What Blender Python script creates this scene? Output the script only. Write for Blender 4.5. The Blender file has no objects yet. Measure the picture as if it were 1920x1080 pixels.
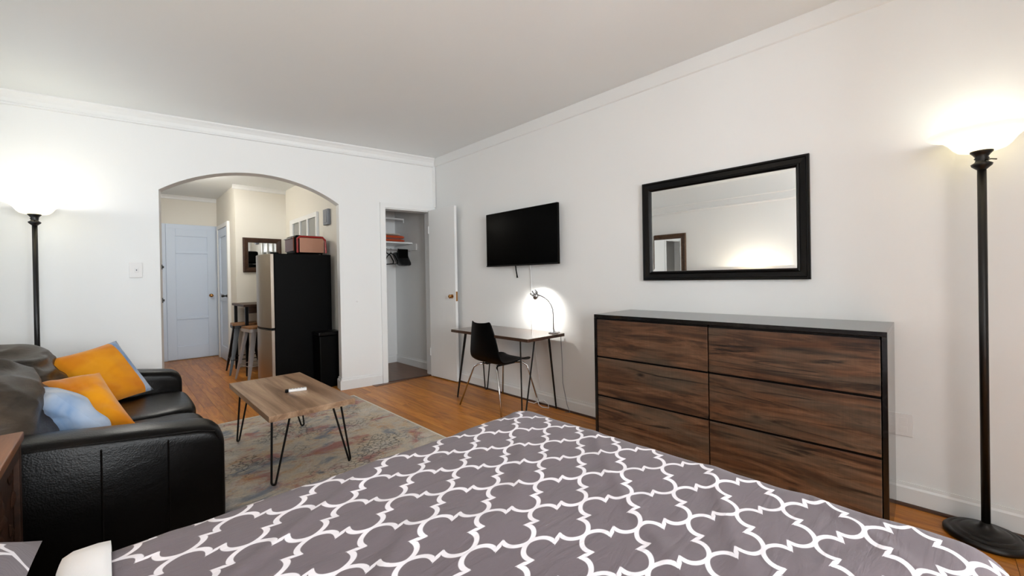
import bpy, bmesh, math, random
from mathutils import Vector, Matrix, noise
random.seed(7)
PI = math.pi
C = bpy.context.scene.collection
SC = bpy.context.scene

# ------------------------------------------------------------------ camera
f_px, yaw, pit, rol, cyp = 765.435, math.radians(44.3896), math.radians(-0.2571), math.radians(-0.9695), 524.442
Fv = Vector((math.sin(yaw)*math.cos(pit), math.cos(yaw)*math.cos(pit), math.sin(pit)))
Rv = Vector((math.cos(yaw), -math.sin(yaw), 0)); Uv = Rv.cross(Fv)
R2 = math.cos(rol)*Rv + math.sin(rol)*Uv
U2 = -math.sin(rol)*Rv + math.cos(rol)*Uv
cd = bpy.data.cameras.new('camera'); cam = bpy.data.objects.new('camera', cd); C.objects.link(cam)
cam.matrix_world = Matrix(((R2.x, U2.x, -Fv.x, 0), (R2.y, U2.y, -Fv.y, 0), (R2.z, U2.z, -Fv.z, 1.2), (0, 0, 0, 1)))
cd.sensor_fit = 'HORIZONTAL'; cd.sensor_width = 36; cd.lens = f_px/1920*36
cd.shift_y = -(540-cyp)/1920; cd.clip_start = 0.02
SC.camera = cam

# ------------------------------------------------------------------ world, daylight, exposure
w = bpy.data.worlds.new('sky'); SC.world = w; w.use_nodes = True
w.node_tree.nodes['Background'].inputs[0].default_value = (0.75, 0.86, 1.0, 1)
w.node_tree.nodes['Background'].inputs[1].default_value = 1.2
SC.view_settings.view_transform = 'Standard'; SC.view_settings.look = 'None'
SC.view_settings.exposure = 0.34; SC.view_settings.gamma = 1.0
SC.view_settings.use_curve_mapping = False
XL, XR, YR, H = -0.75, 2.905, -3.30, 2.7034     # left, right, rear wall planes, ceiling
WINS = [(-0.50, 0.50), (0.62, 1.62)]             # rear windows, x ranges
WZ = (0.85, 2.30)
def area_light(name, loc, rot, sx, sy, power, col):
    l = bpy.data.lights.new(name, 'AREA'); l.shape = 'RECTANGLE'; l.size = sx; l.size_y = sy
    l.energy = power; l.color = col
    o = bpy.data.objects.new(name, l); o.location = loc; o.rotation_euler = rot; C.objects.link(o); return o
for i, (a, b) in enumerate(WINS):               # daylight entering through the two rear windows
    area_light('window_daylight', ((a+b)/2, YR-0.22, sum(WZ)/2), (math.radians(90), 0, 0), b-a, WZ[1]-WZ[0], 120, (0.93, 0.97, 1.0))
LWIN = (3.50, 4.42); LZ = (0.95, 2.14)           # side window in the left wall, beyond the sofa
area_light('window_daylight', (XL-0.22, sum(LWIN)/2, sum(LZ)/2), (0, math.radians(-90), 0), LZ[1]-LZ[0], LWIN[1]-LWIN[0], 2.5, (0.88, 0.94, 1.0))
def point_light(name, loc, power, col, r, parent=None):
    l = bpy.data.lights.new(name, 'POINT'); l.energy = power; l.color = col; l.shadow_soft_size = r
    o = bpy.data.objects.new(name, l); o.location = loc; C.objects.link(o)
    if parent: o.parent = parent
    return o

# ------------------------------------------------------------------ helpers
def sl(*c):
    return tuple(((v/255)/12.92 if v/255 <= 0.04045 else ((v/255+0.055)/1.055)**2.4) for v in c) + (1,)
def tag(o, label=None, cat=None, group=None, kind=None):
    if label: o['label'] = label
    if cat: o['category'] = cat
    if group: o['group'] = group
    if kind: o['kind'] = kind
    return o
def thing(name, label, cat, loc=(0, 0, 0), rz=0, group=None):
    o = bpy.data.objects.new(name, None); o.empty_display_size = 0.1; C.objects.link(o)
    o.location = loc; o.rotation_euler = (0, 0, rz)
    return tag(o, label, cat, group)
def obj(name, bm, mat, parent=None, smooth=False, bevel=0, seg=2, subsurf=0, loc=None):
    me = bpy.data.meshes.new(name); bm.normal_update(); bm.to_mesh(me); bm.free()
    me.materials.append(mat)
    if smooth:
        for p in me.polygons: p.use_smooth = True
    o = bpy.data.objects.new(name, me); C.objects.link(o)
    if parent: o.parent = parent
    if loc: o.location = loc
    if bevel:
        m = o.modifiers.new('bevel', 'BEVEL'); m.width = bevel; m.segments = seg; m.limit_method = 'ANGLE'; m.angle_limit = math.radians(40)
    if subsurf:
        m = o.modifiers.new('sub', 'SUBSURF'); m.levels = subsurf; m.render_levels = subsurf
    return o
def BM(): return bmesh.new()
def box(bm, x0, x1, y0, y1, z0, z1):
    v = [bm.verts.new(p) for p in ((x0,y0,z0),(x1,y0,z0),(x1,y1,z0),(x0,y1,z0),(x0,y0,z1),(x1,y0,z1),(x1,y1,z1),(x0,y1,z1))]
    for f in ((3,2,1,0),(4,5,6,7),(0,1,5,4),(1,2,6,5),(2,3,7,6),(3,0,4,7)): bm.faces.new([v[i] for i in f])
    return bm
def bx(*a): return box(BM(), *a)
def tube(bm, pts, r, n=8, closed=False, cap=True):
    pts = [Vector(p) for p in pts]; rings = []; k = len(pts); rr = r if isinstance(r, (list, tuple)) else [r]*k
    t0 = (pts[1]-pts[0]).normalized(); up = Vector((0, 0, 1)) if abs(t0.z) < .9 else Vector((1, 0, 0))
    nx = t0.cross(up).normalized()
    for i, p in enumerate(pts):
        if closed: t = (pts[(i+1) % k]-pts[i-1]).normalized()
        elif i == 0: t = t0
        elif i == k-1: t = (pts[-1]-pts[-2]).normalized()
        else: t = ((pts[i+1]-p).normalized()+(p-pts[i-1]).normalized()).normalized()
        nx = (nx - t*nx.dot(t)).normalized(); ny = t.cross(nx)
        rings.append([bm.verts.new(p+rr[i]*(math.cos(2*PI*j/n)*nx+math.sin(2*PI*j/n)*ny)) for j in range(n)])
    for i in range(k if closed else k-1):
        a, b = rings[i], rings[(i+1) % k]
        for j in range(n): bm.faces.new((a[j], a[(j+1) % n], b[(j+1) % n], b[j]))
    if cap and not closed:
        bm.faces.new(rings[0][::-1]); bm.faces.new(rings[-1])
    return bm
def lathe(bm, prof, n=32, cx=0, cy=0, closed=False):
    rings = []
    for r, z in prof:
        if r < 1e-5: rings.append([bm.verts.new((cx, cy, z))])
        else: rings.append([bm.verts.new((cx+r*math.cos(2*PI*j/n), cy+r*math.sin(2*PI*j/n), z)) for j in range(n)])
    m = len(rings)
    for i in range(m if closed else m-1):
        a, b = rings[i], rings[(i+1) % m]
        for j in range(n):
            if len(a) == 1 and len(b) == 1: continue
            if len(a) == 1: bm.faces.new((a[0], b[(j+1) % n], b[j]))
            elif len(b) == 1: bm.faces.new((a[j], a[(j+1) % n], b[0]))
            else: bm.faces.new((a[j], a[(j+1) % n], b[(j+1) % n], b[j]))
    bmesh.ops.recalc_face_normals(bm, faces=bm.faces); return bm
def prism(bm, outline, fn0, fn1, tri=True):
    a = [bm.verts.new(fn0(*p)) for p in outline]; b = [bm.verts.new(fn1(*p)) for p in outline]; n = len(a)
    f0 = bm.faces.new(a); f1 = bm.faces.new(b[::-1])
    for i in range(n): bm.faces.new((a[i], b[i], b[(i+1) % n], a[(i+1) % n]))
    bmesh.ops.recalc_face_normals(bm, faces=bm.faces)
    if tri: bmesh.ops.triangulate(bm, faces=[f0, f1])
    return bm
def copy_tree(o, parent=None):
    c = o.copy(); C.objects.link(c); c.parent = parent
    for ch in list(o.children): copy_tree(ch, c)
    return c
def arc(cx, cy, r, a0, a1, n): return [(cx+r*math.cos(a0+(a1-a0)*i/n), cy+r*math.sin(a0+(a1-a0)*i/n)) for i in range(n+1)]

# ------------------------------------------------------------------ materials
def mat(name, col=(.8,.8,.8,1), rough=.5, metal=0, spec=.5, coat=0):
    m = bpy.data.materials.new(name); m.use_nodes = True; b = m.node_tree.nodes['Principled BSDF']
    b.inputs['Base Color'].default_value = col; b.inputs['Roughness'].default_value = rough
    b.inputs['Metallic'].default_value = metal; b.inputs['Specular IOR Level'].default_value = spec
    b.inputs['Coat Weight'].default_value = coat
    return m
class NT:
    def __init__(s, m): s.t = m.node_tree; s.b = s.t.nodes['Principled BSDF']
    def n(s, typ, **kw):
        nd = s.t.nodes.new(typ)
        for k, v in kw.items(): setattr(nd, k, v)
        return nd
    def l(s, a, b): s.t.links.new(a, b)
    def coords(s, scale=(1,1,1), kind='Object', rnd=False, rot=(0,0,0)):
        tc = s.n('ShaderNodeTexCoord'); mp = s.n('ShaderNodeMapping'); mp.inputs['Scale'].default_value = scale
        mp.inputs['Rotation'].default_value = rot
        s.l(tc.outputs[kind], mp.inputs['Vector'])
        if rnd:
            oi = s.n('ShaderNodeObjectInfo'); mu = s.n('ShaderNodeMath', operation='MULTIPLY'); mu.inputs[1].default_value = 37.0
            s.l(oi.outputs['Random'], mu.inputs[0]); s.l(mu.outputs[0], mp.inputs['Location'])
        return mp.outputs[0]
    def noise(s, vec, scale=5, detail=4, rough=.5, dist=0):
        nd = s.n('ShaderNodeTexNoise'); s.l(vec, nd.inputs['Vector']); nd.inputs['Scale'].default_value = scale
        nd.inputs['Detail'].default_value = detail; nd.inputs['Roughness'].default_value = rough; nd.inputs['Distortion'].default_value = dist
        return nd.outputs['Fac']
    def ramp(s, fac, stops):
        nd = s.n('ShaderNodeValToRGB'); e = nd.color_ramp.elements
        while len(e) < len(stops): e.new(.5)
        for i, (p, c) in enumerate(stops): e[i].position = p; e[i].color = c
        s.l(fac, nd.inputs[0]); return nd.outputs[0]
    def mix(s, fac, a, b, mode='MIX'):
        nd = s.n('ShaderNodeMix', data_type='RGBA', blend_type=mode)
        if isinstance(fac, (int, float)): nd.inputs[0].default_value = fac
        else: s.l(fac, nd.inputs[0])
        for sock, v in ((nd.inputs[6], a), (nd.inputs[7], b)):
            if isinstance(v, tuple): sock.default_value = v
            else: s.l(v, sock)
        return nd.outputs[2]
    def math(s, op, a, b=None, c=None):
        nd = s.n('ShaderNodeMath', operation=op)
        for i, v in enumerate((a, b, c)):
            if v is None: continue
            if isinstance(v, (int, float)): nd.inputs[i].default_value = v
            else: s.l(v, nd.inputs[i])
        return nd.outputs[0]
    def bump(s, h, strength=.2, dist=.01):
        nd = s.n('ShaderNodeBump'); nd.inputs['Strength'].default_value = strength; nd.inputs['Distance'].default_value = dist
        s.l(h, nd.inputs['Height']); s.l(nd.outputs[0], s.b.inputs['Normal'])
    def col(s, c): s.l(c, s.b.inputs['Base Color'])
def paint(name, c, rough=.6, bump=.06):
    m = mat(name, c, rough, spec=.3); t = NT(m); v = t.coords()
    n = t.noise(v, 1.3, 3); t.col(t.mix(n, tuple(x*.97 for x in c[:3])+(1,), c))
    t.bump(t.noise(v, 60, 3), bump, .004); return m
def wood(name, stops, grain=(1, 14, 14), scale=2.2, rough=.4, bump=.08, rnd=False, var=None, coat=0, dist=1.2):
    m = mat(name, stops[0][1], rough, coat=coat, spec=.3); t = NT(m); v = t.coords(grain, rnd=rnd)
    n1 = t.noise(v, scale, 6, .62, dist); c = t.ramp(n1, stops)
    v2 = t.coords(tuple(g*4 for g in grain), rnd=rnd); n2 = t.noise(v2, scale*1.6, 3, .6)
    c = t.mix(.35, c, t.mix(n2, (.25,.25,.25,1), (.95,.95,.95,1)), 'OVERLAY')
    if rnd:
        oi = t.n('ShaderNodeObjectInfo'); c = t.mix(1.0, c, t.ramp(oi.outputs['Random'], [(0, (.78,.76,.74,1)), (1, (1.12,1.1,1.05,1))]), 'MULTIPLY')
    t.col(c); t.bump(n2, bump, .003); return m
M = {}
M['wall'] = paint('wall_paint', sl(239, 240, 239))
M['wall_k'] = paint('kitchen_paint', sl(230, 226, 216))
M['ceil'] = paint('ceiling_paint', sl(244, 247, 247))
M['trim'] = paint('trim_paint', sl(236, 237, 236), .35, .02)
M['door'] = paint('door_paint', sl(208, 220, 236), .35, .02)
M['oak'] = wood('oak_floor', [(.25, sl(136, 76, 18)), (.5, sl(186, 116, 38)), (.75, sl(208, 144, 62))], (12, 1.2, 12), 1.6, .34, .05, True, coat=.04)
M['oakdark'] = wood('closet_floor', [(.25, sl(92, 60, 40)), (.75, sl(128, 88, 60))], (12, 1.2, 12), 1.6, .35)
M['shoe'] = mat('shoe_moulding', sl(72, 40, 22), .4)
M['black'] = mat('black_lacquer', sl(8, 7, 7), .3, spec=.2)
M['gloss'] = mat('glossy_black_laminate', sl(14, 13, 13), .2, spec=.5, coat=.3)
M['bronze'] = mat('black_bronze', sl(15, 13, 12), .36, .0, spec=.4)
M['rod'] = mat('black_iron', sl(18, 17, 17), .45, .4)
M['chrome'] = mat('chrome', sl(190, 190, 190), .18, 1)
M['neck'] = mat('satin_nickel', sl(120, 118, 114), .35, .9)
M['steel'] = mat('brushed_steel', sl(176, 166, 154), .3, 1)
M['gun'] = mat('gunmetal', sl(172, 166, 164), .4, .35)
M['gold'] = mat('brass', sl(190, 140, 84), .22, 1)
M['white'] = mat('white_plastic', sl(232, 231, 230), .35)
M['glassblack'] = mat('screen_glass', sl(2, 2, 2), .22, spec=.03)
M['blackpl'] = mat('black_plastic', sl(4, 4, 4), .42, spec=.08)
M['mirror'] = mat('mirror_glass', (.93, .94, .93, 1), .01, 1)
M['red'] = mat('red_enamel', sl(150, 22, 22), .25, coat=.4)
M['greypl'] = mat('grey_plastic', sl(128, 132, 140), .5)
def fabric(name, c, c2=None, sc=8, rough=.9, sheen=.3):
    m = mat(name, c, rough, spec=.2); t = NT(m); v = t.coords()
    if c2: t.col(t.mix(t.ramp(t.noise(v, sc, 3, .5, .6), [(.35, (0,0,0,1)), (.65, (1,1,1,1))]), c, c2))
    t.b.inputs['Sheen Weight'].default_value = sheen
    t.bump(t.noise(v, 260, 2), .12, .002); return m
M['orange'] = fabric('amber_velvet', sl(206, 120, 14), sl(226, 150, 22), 5)
M['blue'] = fabric('pale_blue_velvet', sl(182, 192, 206), sl(118, 148, 186), 6)
M['terracotta'] = fabric('terracotta_towel', sl(186, 76, 40))
M['cream'] = fabric('cream_cloth', sl(216, 208, 192))
M['sheet'] = fabric('white_cotton', sl(238, 236, 236))
M['darkcloth'] = fabric('black_cloth', sl(14, 14, 15))
def leather():
    m = mat('black_leather', sl(16, 13, 12), .30, spec=.12); t = NT(m); v = t.coords()
    n = t.noise(v, 3.2, 4, .6, .8); t.col(t.ramp(n, [(.3, sl(7, 6, 6)), (.62, sl(12, 10, 9)), (.85, sl(24, 18, 13))]))
    vo = t.n('ShaderNodeTexVoronoi'); t.l(v, vo.inputs['Vector']); vo.inputs['Scale'].default_value = 190
    vw = t.coords((3, 3, 5)); t.bump(t.math('ADD', t.math('MULTIPLY', vo.outputs['Distance'], .25), t.math('MULTIPLY', t.noise(vw, 2.2, 3, .5, 1.0), 1.4)), .22, .006)
    return m
M['leather'] = leather()
def leather2():
    m = mat('brown_black_leather', sl(46, 40, 34), .40, spec=.25); t = NT(m); v = t.coords()
    n = t.noise(v, 4, 4, .6, .8); t.col(t.ramp(n, [(.3, sl(36, 31, 26)), (.7, sl(82, 71, 60))]))
    t.bump(t.noise(t.coords((3, 3, 14)), 3.5, 4, .6, 1.5), .3, .008); return m
M['leather2'] = leather2()
M['dresser'] = None
M['table'] = wood('grey_oak', [(.28, sl(104, 78, 58)), (.42, sl(136, 106, 82)), (.55, sl(160, 130, 104)), (.72, sl(184, 156, 128))], (7, .55, 7), 1.7, .38, .05, dist=.8)
M['desk'] = wood('walnut_laminate', [(.25, sl(84, 68, 58)), (.75, sl(128, 108, 96))], (11, .9, 11), 1.7, .22, .03, dist=.8, coat=.3)
M['night'] = wood('carved_wood', [(.25, sl(72, 42, 24)), (.75, sl(140, 92, 58))], (11, 1.1, 11), 1.7, .4)
M['nightdark'] = wood('dark_carved_wood', [(.25, sl(30, 18, 12)), (.75, sl(66, 40, 26))], (3, 3, 3), 3, .5)
M['darkwood'] = wood('dark_wood', [(.25, sl(40, 26, 18)), (.75, sl(74, 48, 32))], (11, 1.1, 11), 1.7, .4)
M['stoolseat'] = wood('stool_wood', [(.25, sl(110, 74, 46)), (.75, sl(160, 116, 76))], (11, 1.1, 11), 1.7, .4)
M['frame_br'] = wood('bronze_frame', [(.25, sl(46, 32, 24)), (.75, sl(104, 80, 62))], (9, 9, 9), 5, .4)
def pane_mat():
    m = bpy.data.materials.new('clear_pane'); m.use_nodes = True; t = m.node_tree; t.nodes.clear()
    o = t.nodes.new('ShaderNodeOutputMaterial'); mx = t.nodes.new('ShaderNodeMixShader'); tr = t.nodes.new('ShaderNodeBsdfTransparent'); gl = t.nodes.new('ShaderNodeBsdfGlossy')
    gl.inputs['Roughness'].default_value = .03; mx.inputs[0].default_value = .07
    t.links.new(tr.outputs[0], mx.inputs[1]); t.links.new(gl.outputs[0], mx.inputs[2]); t.links.new(mx.outputs[0], o.inputs[0]); return m
M['pane'] = pane_mat()
M['greypane'] = mat('frosted_grey_pane', sl(140, 142, 140), .25)
def shade_mat(name, col, em):
    m = bpy.data.materials.new(name); m.use_nodes = True; t = m.node_tree; t.nodes.clear()
    o = t.nodes.new('ShaderNodeOutputMaterial'); a = t.nodes.new('ShaderNodeAddShader'); mx = t.nodes.new('ShaderNodeMixShader')
    d = t.nodes.new('ShaderNodeBsdfDiffuse'); tl = t.nodes.new('ShaderNodeBsdfTranslucent'); e = t.nodes.new('ShaderNodeEmission')
    for n in (d, tl, e): n.inputs[0].default_value = col
    e.inputs[1].default_value = em; mx.inputs[0].default_value = .45
    t.links.new(d.outputs[0], mx.inputs[1]); t.links.new(tl.outputs[0], mx.inputs[2]); t.links.new(mx.outputs[0], a.inputs[0]); t.links.new(e.outputs[0], a.inputs[1]); t.links.new(a.outputs[0], o.inputs[0]); return m
M['shade'] = shade_mat('alabaster_glass', (.93, .89, .74, 1), .45)
M['shade2'] = shade_mat('linen_shade', (.95, .82, .6, 1), .8)
M['bulb'] = shade_mat('lit_bulb', (1, .95, .85, 1), 5)
def trellis():
    m = mat('trellis_cotton', sl(118, 106, 112), .85, spec=.2); t = NT(m)
    uv = t.n('ShaderNodeUVMap'); uv.uv_map = 'trellis'; sp = t.n('ShaderNodeSeparateXYZ'); t.l(uv.outputs[0], sp.inputs[0])
    gp = [(0, 0), (.05, .034), (.11, .056), (.19, .066), (.27, .058), (.34, .030), (.40, -.016), (.456, -.078)]
    pts = gp + [(1-a, -b) for a, b in gp[::-1]]
    def g(x):
        fc = t.n('ShaderNodeFloatCurve'); cu = fc.mapping.curves[0]; fc.mapping.use_clip = True
        while len(cu.points) < len(pts): cu.points.new(.5, .5)
        for i, (a, b) in enumerate(pts):
            cu.points[i].location = (a, b+.5); cu.points[i].handle_type = 'VECTOR' if .4 < a < .6 else 'AUTO'
        fc.mapping.update(); t.l(x, fc.inputs['Value']); return t.math('SUBTRACT', fc.outputs[0], .5)
    def line(u, v):
        fu = t.math('FRACT', u); g0 = g(fu); fu2 = t.math('FRACT', t.math('ADD', u, .008)); g1 = g(fu2)
        sl_ = t.math('MINIMUM', t.math('ABSOLUTE', t.math('DIVIDE', t.math('SUBTRACT', g1, g0), .008)), 2.4)
        wd = t.math('MULTIPLY', t.math('SQRT', t.math('ADD', t.math('MULTIPLY', sl_, sl_), 1.0)), .044)
        d = t.math('ABSOLUTE', t.math('SUBTRACT', t.math('FRACT', t.math('ADD', t.math('SUBTRACT', v, g0), .5)), .5))
        return t.math('SUBTRACT', 1.0, t.n_smooth(d, wd))
    def n_smooth(d, wd):
        mr = t.n('ShaderNodeMapRange'); mr.interpolation_type = 'SMOOTHSTEP'
        t.l(d, mr.inputs[0]); t.l(t.math('SUBTRACT', wd, .008), mr.inputs[1]); t.l(t.math('ADD', wd, .008), mr.inputs[2]); return mr.outputs[0]
    t.n_smooth = n_smooth
    fac = t.math('MAXIMUM', line(sp.outputs[0], sp.outputs[1]), line(sp.outputs[1], sp.outputs[0]))
    v = t.coords(); base = t.mix(t.noise(v, 3, 3), sl(102, 92, 97), sl(114, 103, 108))
    t.col(t.mix(fac, base, sl(236, 231, 236)))
    t.b.inputs['Sheen Weight'].default_value = .15
    t.bump(t.math('ADD', t.math('MULTIPLY', t.noise(t.coords((1.2, 6, 1), rot=(0, 0, .75)), 4, 4, .55, .5), 1.0), t.math('MULTIPLY', t.noise(v, 420, 2), .05)), .35, .012)
    return m
M['trellis'] = trellis()
def rug_mat():
    m = mat('distressed_rug', sl(170, 160, 140), .95, spec=.1); t = NT(m); v = t.coords()
    base = t.ramp(t.noise(v, 5.5, 7, .68, .8), [(.30, sl(160, 156, 154)), (.43, sl(198, 190, 178)), (.55, sl(210, 196, 174)), (.70, sl(206, 178, 146))])
    def patch(c, col, seed, lo, hi, amt, scale):
        vv = t.coords((1, 1.25, 1), rot=(0, 0, seed)); n = t.noise(vv, scale, 7, .66, .6)
        return t.mix(t.ramp(n, [(lo, (0,0,0,1)), (hi, (amt, amt, amt, 1))]), c, col)
    c = patch(base, sl(178, 114, 110), .7, .52, .63, .8, 3.6)
    c = patch(c, sl(204, 152, 98), 2.1, .55, .67, .65, 4.2)
    c = patch(c, sl(124, 136, 150), 1.4, .54, .64, .85, 3.4)
    c = patch(c, sl(222, 216, 206), 2.9, .53, .66, .7, 4.4)
    vo = t.n('ShaderNodeTexVoronoi'); vo.feature = 'DISTANCE_TO_EDGE'; t.l(t.coords((1, 1.4, 1)), vo.inputs['Vector']); vo.inputs['Scale'].default_value = 26
    ln = t.ramp(vo.outputs['Distance'], [(.0, (1,1,1,1)), (.13, (0,0,0,1))]); zone = t.ramp(t.noise(t.coords(rot=(0, 0, .4)), 2.6, 4, .6, .6), [(.50, (0,0,0,1)), (.60, (1,1,1,1))])
    c = t.mix(t.math('MULTIPLY', t.math('MULTIPLY', ln, zone), .8), c, sl(54, 60, 70))
    t.col(t.mix(t.ramp(t.noise(v, 90, 4, .7), [(.40, (0,0,0,1)), (.70, (.30,.30,.30,1))]), c, sl(118, 110, 102)))
    t.bump(t.noise(v, 300, 2), .4, .004); return m
M['rug'] = rug_mat()
def rustic():
    m = mat('rustic_dark_wood', sl(70, 46, 30), .42); t = NT(m)
    v = t.coords((7, .9, 9), rnd=True); n1 = t.noise(v, 2.0, 7, .66, 1.6)
    c = t.ramp(n1, [(.26, sl(22, 14, 10)), (.44, sl(62, 40, 26)), (.57, sl(92, 64, 44)), (.76, sl(122, 92, 68))])
    grey = t.noise(t.coords((3, .7, 3), rnd=True), 2.4, 4, .5, .5)
    c = t.mix(t.ramp(grey, [(.45, (0,0,0,1)), (.65, (.6,.6,.6,1))]), c, sl(82, 74, 62))
    red = t.noise(t.coords((2.2, .8, 6), rnd=True), 3.1, 4, .5, .5)
    c = t.mix(t.ramp(red, [(.52, (0,0,0,1)), (.7, (.45,.45,.45,1))]), c, sl(100, 62, 36))
    dk = t.noise(t.coords((5, .55, 9), rnd=True), 1.7, 6, .6, 2.4)
    c = t.mix(t.ramp(dk, [(.57, (0,0,0,1)), (.66, (.9,.9,.9,1))]), c, sl(16, 11, 8))
    kn = t.n('ShaderNodeTexVoronoi'); t.l(t.coords((1, 2.0, 4.6), rnd=True), kn.inputs['Vector']); kn.inputs['Scale'].default_value = 1.5
    c = t.mix(t.ramp(kn.outputs['Distance'], [(.03, (.9,.9,.9,1)), (.11, (0,0,0,1))]), c, sl(14, 9, 7))
    saw = t.noise(t.coords((2, 60, 2), rnd=True), 3, 3, .6); c = t.mix(.30, c, t.mix(saw, (.2,.2,.2,1), (.95,.95,.95,1)), 'OVERLAY')
    t.col(c); t.bump(saw, .12, .003); return m
M['dresser'] = rustic()

# ------------------------------------------------------------------ setting
def struct(name, bm, m, label, cat, parent=None, **k):
    o = obj(name, bm, m, parent, **k)
    if not parent: tag(o, label, cat, kind='structure')
    return o
AN = math.radians(-10.0644); YD = 4.3257
BD = Vector((math.cos(AN), math.sin(AN), 0)); BN = Vector((-math.sin(AN), math.cos(AN), 0)); CO = Vector((XR, YD, 0))
def fr(s, t, z): return tuple(CO + BD*s + BN*t + Vector((0, 0, z)))
HK = 2.58
floor = struct('floor', bx(XL-.12, 3.05, YR-.12, 8.4, -.12, -.012), M['oak'], 'honey oak strip floor of the whole room', 'floor')
# planks
pw = .0905; rp = random.Random(3); pm = {}
def plank(x0, wdt, y0, y1):
    key = round(y1-y0, 2), round(wdt, 4)
    if key not in pm:
        b = BM(); Lh = (y1-y0)/2-.0008; wh = wdt/2-.0007
        box(b, -wh, wh, -Lh, Lh, -.012, 0)
        me = bpy.data.meshes.new('plank'); b.to_mesh(me); b.free(); me.materials.append(M['oak']); pm[key] = me
    o = bpy.data.objects.new('plank', pm[key]); C.objects.link(o); o.parent = floor; o.location = (x0+wdt/2, (y0+y1)/2, 0)
def strip(x0, wdt, ya, yb, L):
    y = ya-rp.choice([0, .3, .6, .9]);
    while y < yb:
        y1 = y+L*rp.choice([.8, 1, 1.2]); y1 = yb if yb-y1 < .3 else y1
        a, b = max(y, ya), min(y1, yb); plank(x0, wdt, round(a, 2), round(b, 2)); y = y1
nx = int((XR-XL)/pw)
for i in range(nx+1):
    x0 = XL+i*pw; wd = min(pw, XR-x0)
    if wd < .01: continue
    yend = YD + (XR-x0-wd/2)*math.tan(-AN) + (.16 if .30 < x0 < 1.75 else 0.0)
    strip(x0, wd, YR, yend, 1.7)
    if .26 < x0 < 1.86: strip(x0, wd, yend, 8.25, 1.5)
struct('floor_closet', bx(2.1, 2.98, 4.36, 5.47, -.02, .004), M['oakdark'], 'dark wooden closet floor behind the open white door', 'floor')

# walls
struct('wall_right', bx(XR, XR+.14, YR-.12, YD-.001, 0, H), M['wall'], 'long white wall behind the dresser, screen and mirror', 'wall')
bm = BM(); box(bm, XL-.12, XL, YR-.12, LWIN[0], 0, H); box(bm, XL-.12, XL, LWIN[1], 5.1, 0, H); box(bm, XL-.12, XL, LWIN[0], LWIN[1], 0, LZ[0]); box(bm, XL-.12, XL, LWIN[0], LWIN[1], LZ[1], H)
struct('wall_left', bm, M['wall'], 'white wall at the sofa back and bed head', 'wall')
aL, aR, zS, zA = -2.64, -1.135, 2.040, 2.277
cL, cR, zC = -.635, -.084, 2.045
ch = (aR-aL)/2; ri = zA-zS; Ra = (ch*ch+ri*ri)/(2*ri); th = math.asin(ch/Ra); ac = (aL+aR)/2
arcp = [(ac+Ra*math.sin(-th+2*th*i/28), zA-Ra+Ra*math.cos(-th+2*th*i/28)) for i in range(29)]
out = [(-3.70, 0), (aL, 0)] + arcp + [(aR, 0), (cL, 0), (cL, zC), (cR, zC), (cR, 0), (0, 0), (0, H), (-3.70, H)]
struct('wall_back', prism(BM(), out, lambda s, z: fr(s, 0, z), lambda s, z: fr(s, .14, z)), M['wall'], 'white wall with the arched opening and the closet doorway', 'wall')
bm = BM(); x1 = XL-.12; x2 = XR+.14; ya, yb = YR-.12, YR
xs = [x1] + [v for ab in WINS for v in ab] + [x2]
for i in range(0, len(xs), 2): box(bm, xs[i], xs[i+1], ya, yb, 0, H)
for a, b in WINS: box(bm, a, b, ya, yb, 0, WZ[0]); box(bm, a, b, ya, yb, WZ[1], H)
struct('wall_rear', bm, M['wall'], 'white wall with two windows behind the viewer', 'wall')
struct('wall_shade_block', bx(1.78, XR-.001, YR+.001, -1.0, 0, H-.001), M['wall'], 'added unseen white block shading the near right wall from the rear windows', 'wall')  # unseen block added to keep window light off the near right wall
struct('ceiling', bx(XL-.12, XR+.14, YR-.12, 5.12, H, H+.1), M['ceil'], 'flat off-white ceiling of the main room', 'ceiling')
by = lambda x: YD+(XR-x)*math.tan(-AN)+.135/math.cos(AN)
struct('ceiling_hall', prism(BM(), [(.2, by(.2)), (2.05, by(2.05)), (2.05, 8.4), (.2, 8.4)], lambda x, y: (x, y, HK), lambda x, y: (x, y, HK+.08)), M['ceil'], 'lower cream ceiling seen through the arch', 'ceiling')
struct('wall_kitchen_right', bx(1.90, 2.02, 4.655, 6.83, 0, HK), M['wall_k'], 'cream kitchen wall with the small window behind the refrigerator', 'wall')
struct('wall_kitchen_back', bx(1.25, 2.02, 6.83, 6.95, 0, HK), M['wall_k'], 'cream kitchen wall carrying the framed mirror', 'wall')
struct('wall_hall_right', bx(1.25, 1.37, 6.95, 8.25, 0, HK), M['wall_k'], 'narrow shaded hall wall with the side door', 'wall')
struct('wall_hall_end', bx(.18, 1.40, 8.25, 8.37, 0, HK), M['wall_k'], 'cream hall end wall around the panelled door', 'wall')
struct('wall_hall_left', bx(.16, .28, 4.95, 8.25, 0, HK), M['wall_k'], 'hall wall hidden behind the left arch jamb', 'wall')
struct('wall_closet_right', bx(2.965, 3.05, YD+.01, 5.55, 0, 2.42), M['wall'], 'grey shaded right wall inside the closet', 'wall')
struct('wall_closet_back', bx(2.1, 2.965, 5.46, 5.55, 0, 2.42), M['wall'], 'back wall inside the closet', 'wall')
struct('wall_closet_left', bx(2.03, 2.1, 4.60, 5.55, 0, 2.42), M['wall'], 'left wall inside the closet', 'wall')
struct('ceiling_closet', bx(2.03, 3.05, 4.50, 5.55, 2.42, 2.47), M['wall'], 'dim ceiling inside the closet', 'ceiling')
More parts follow.
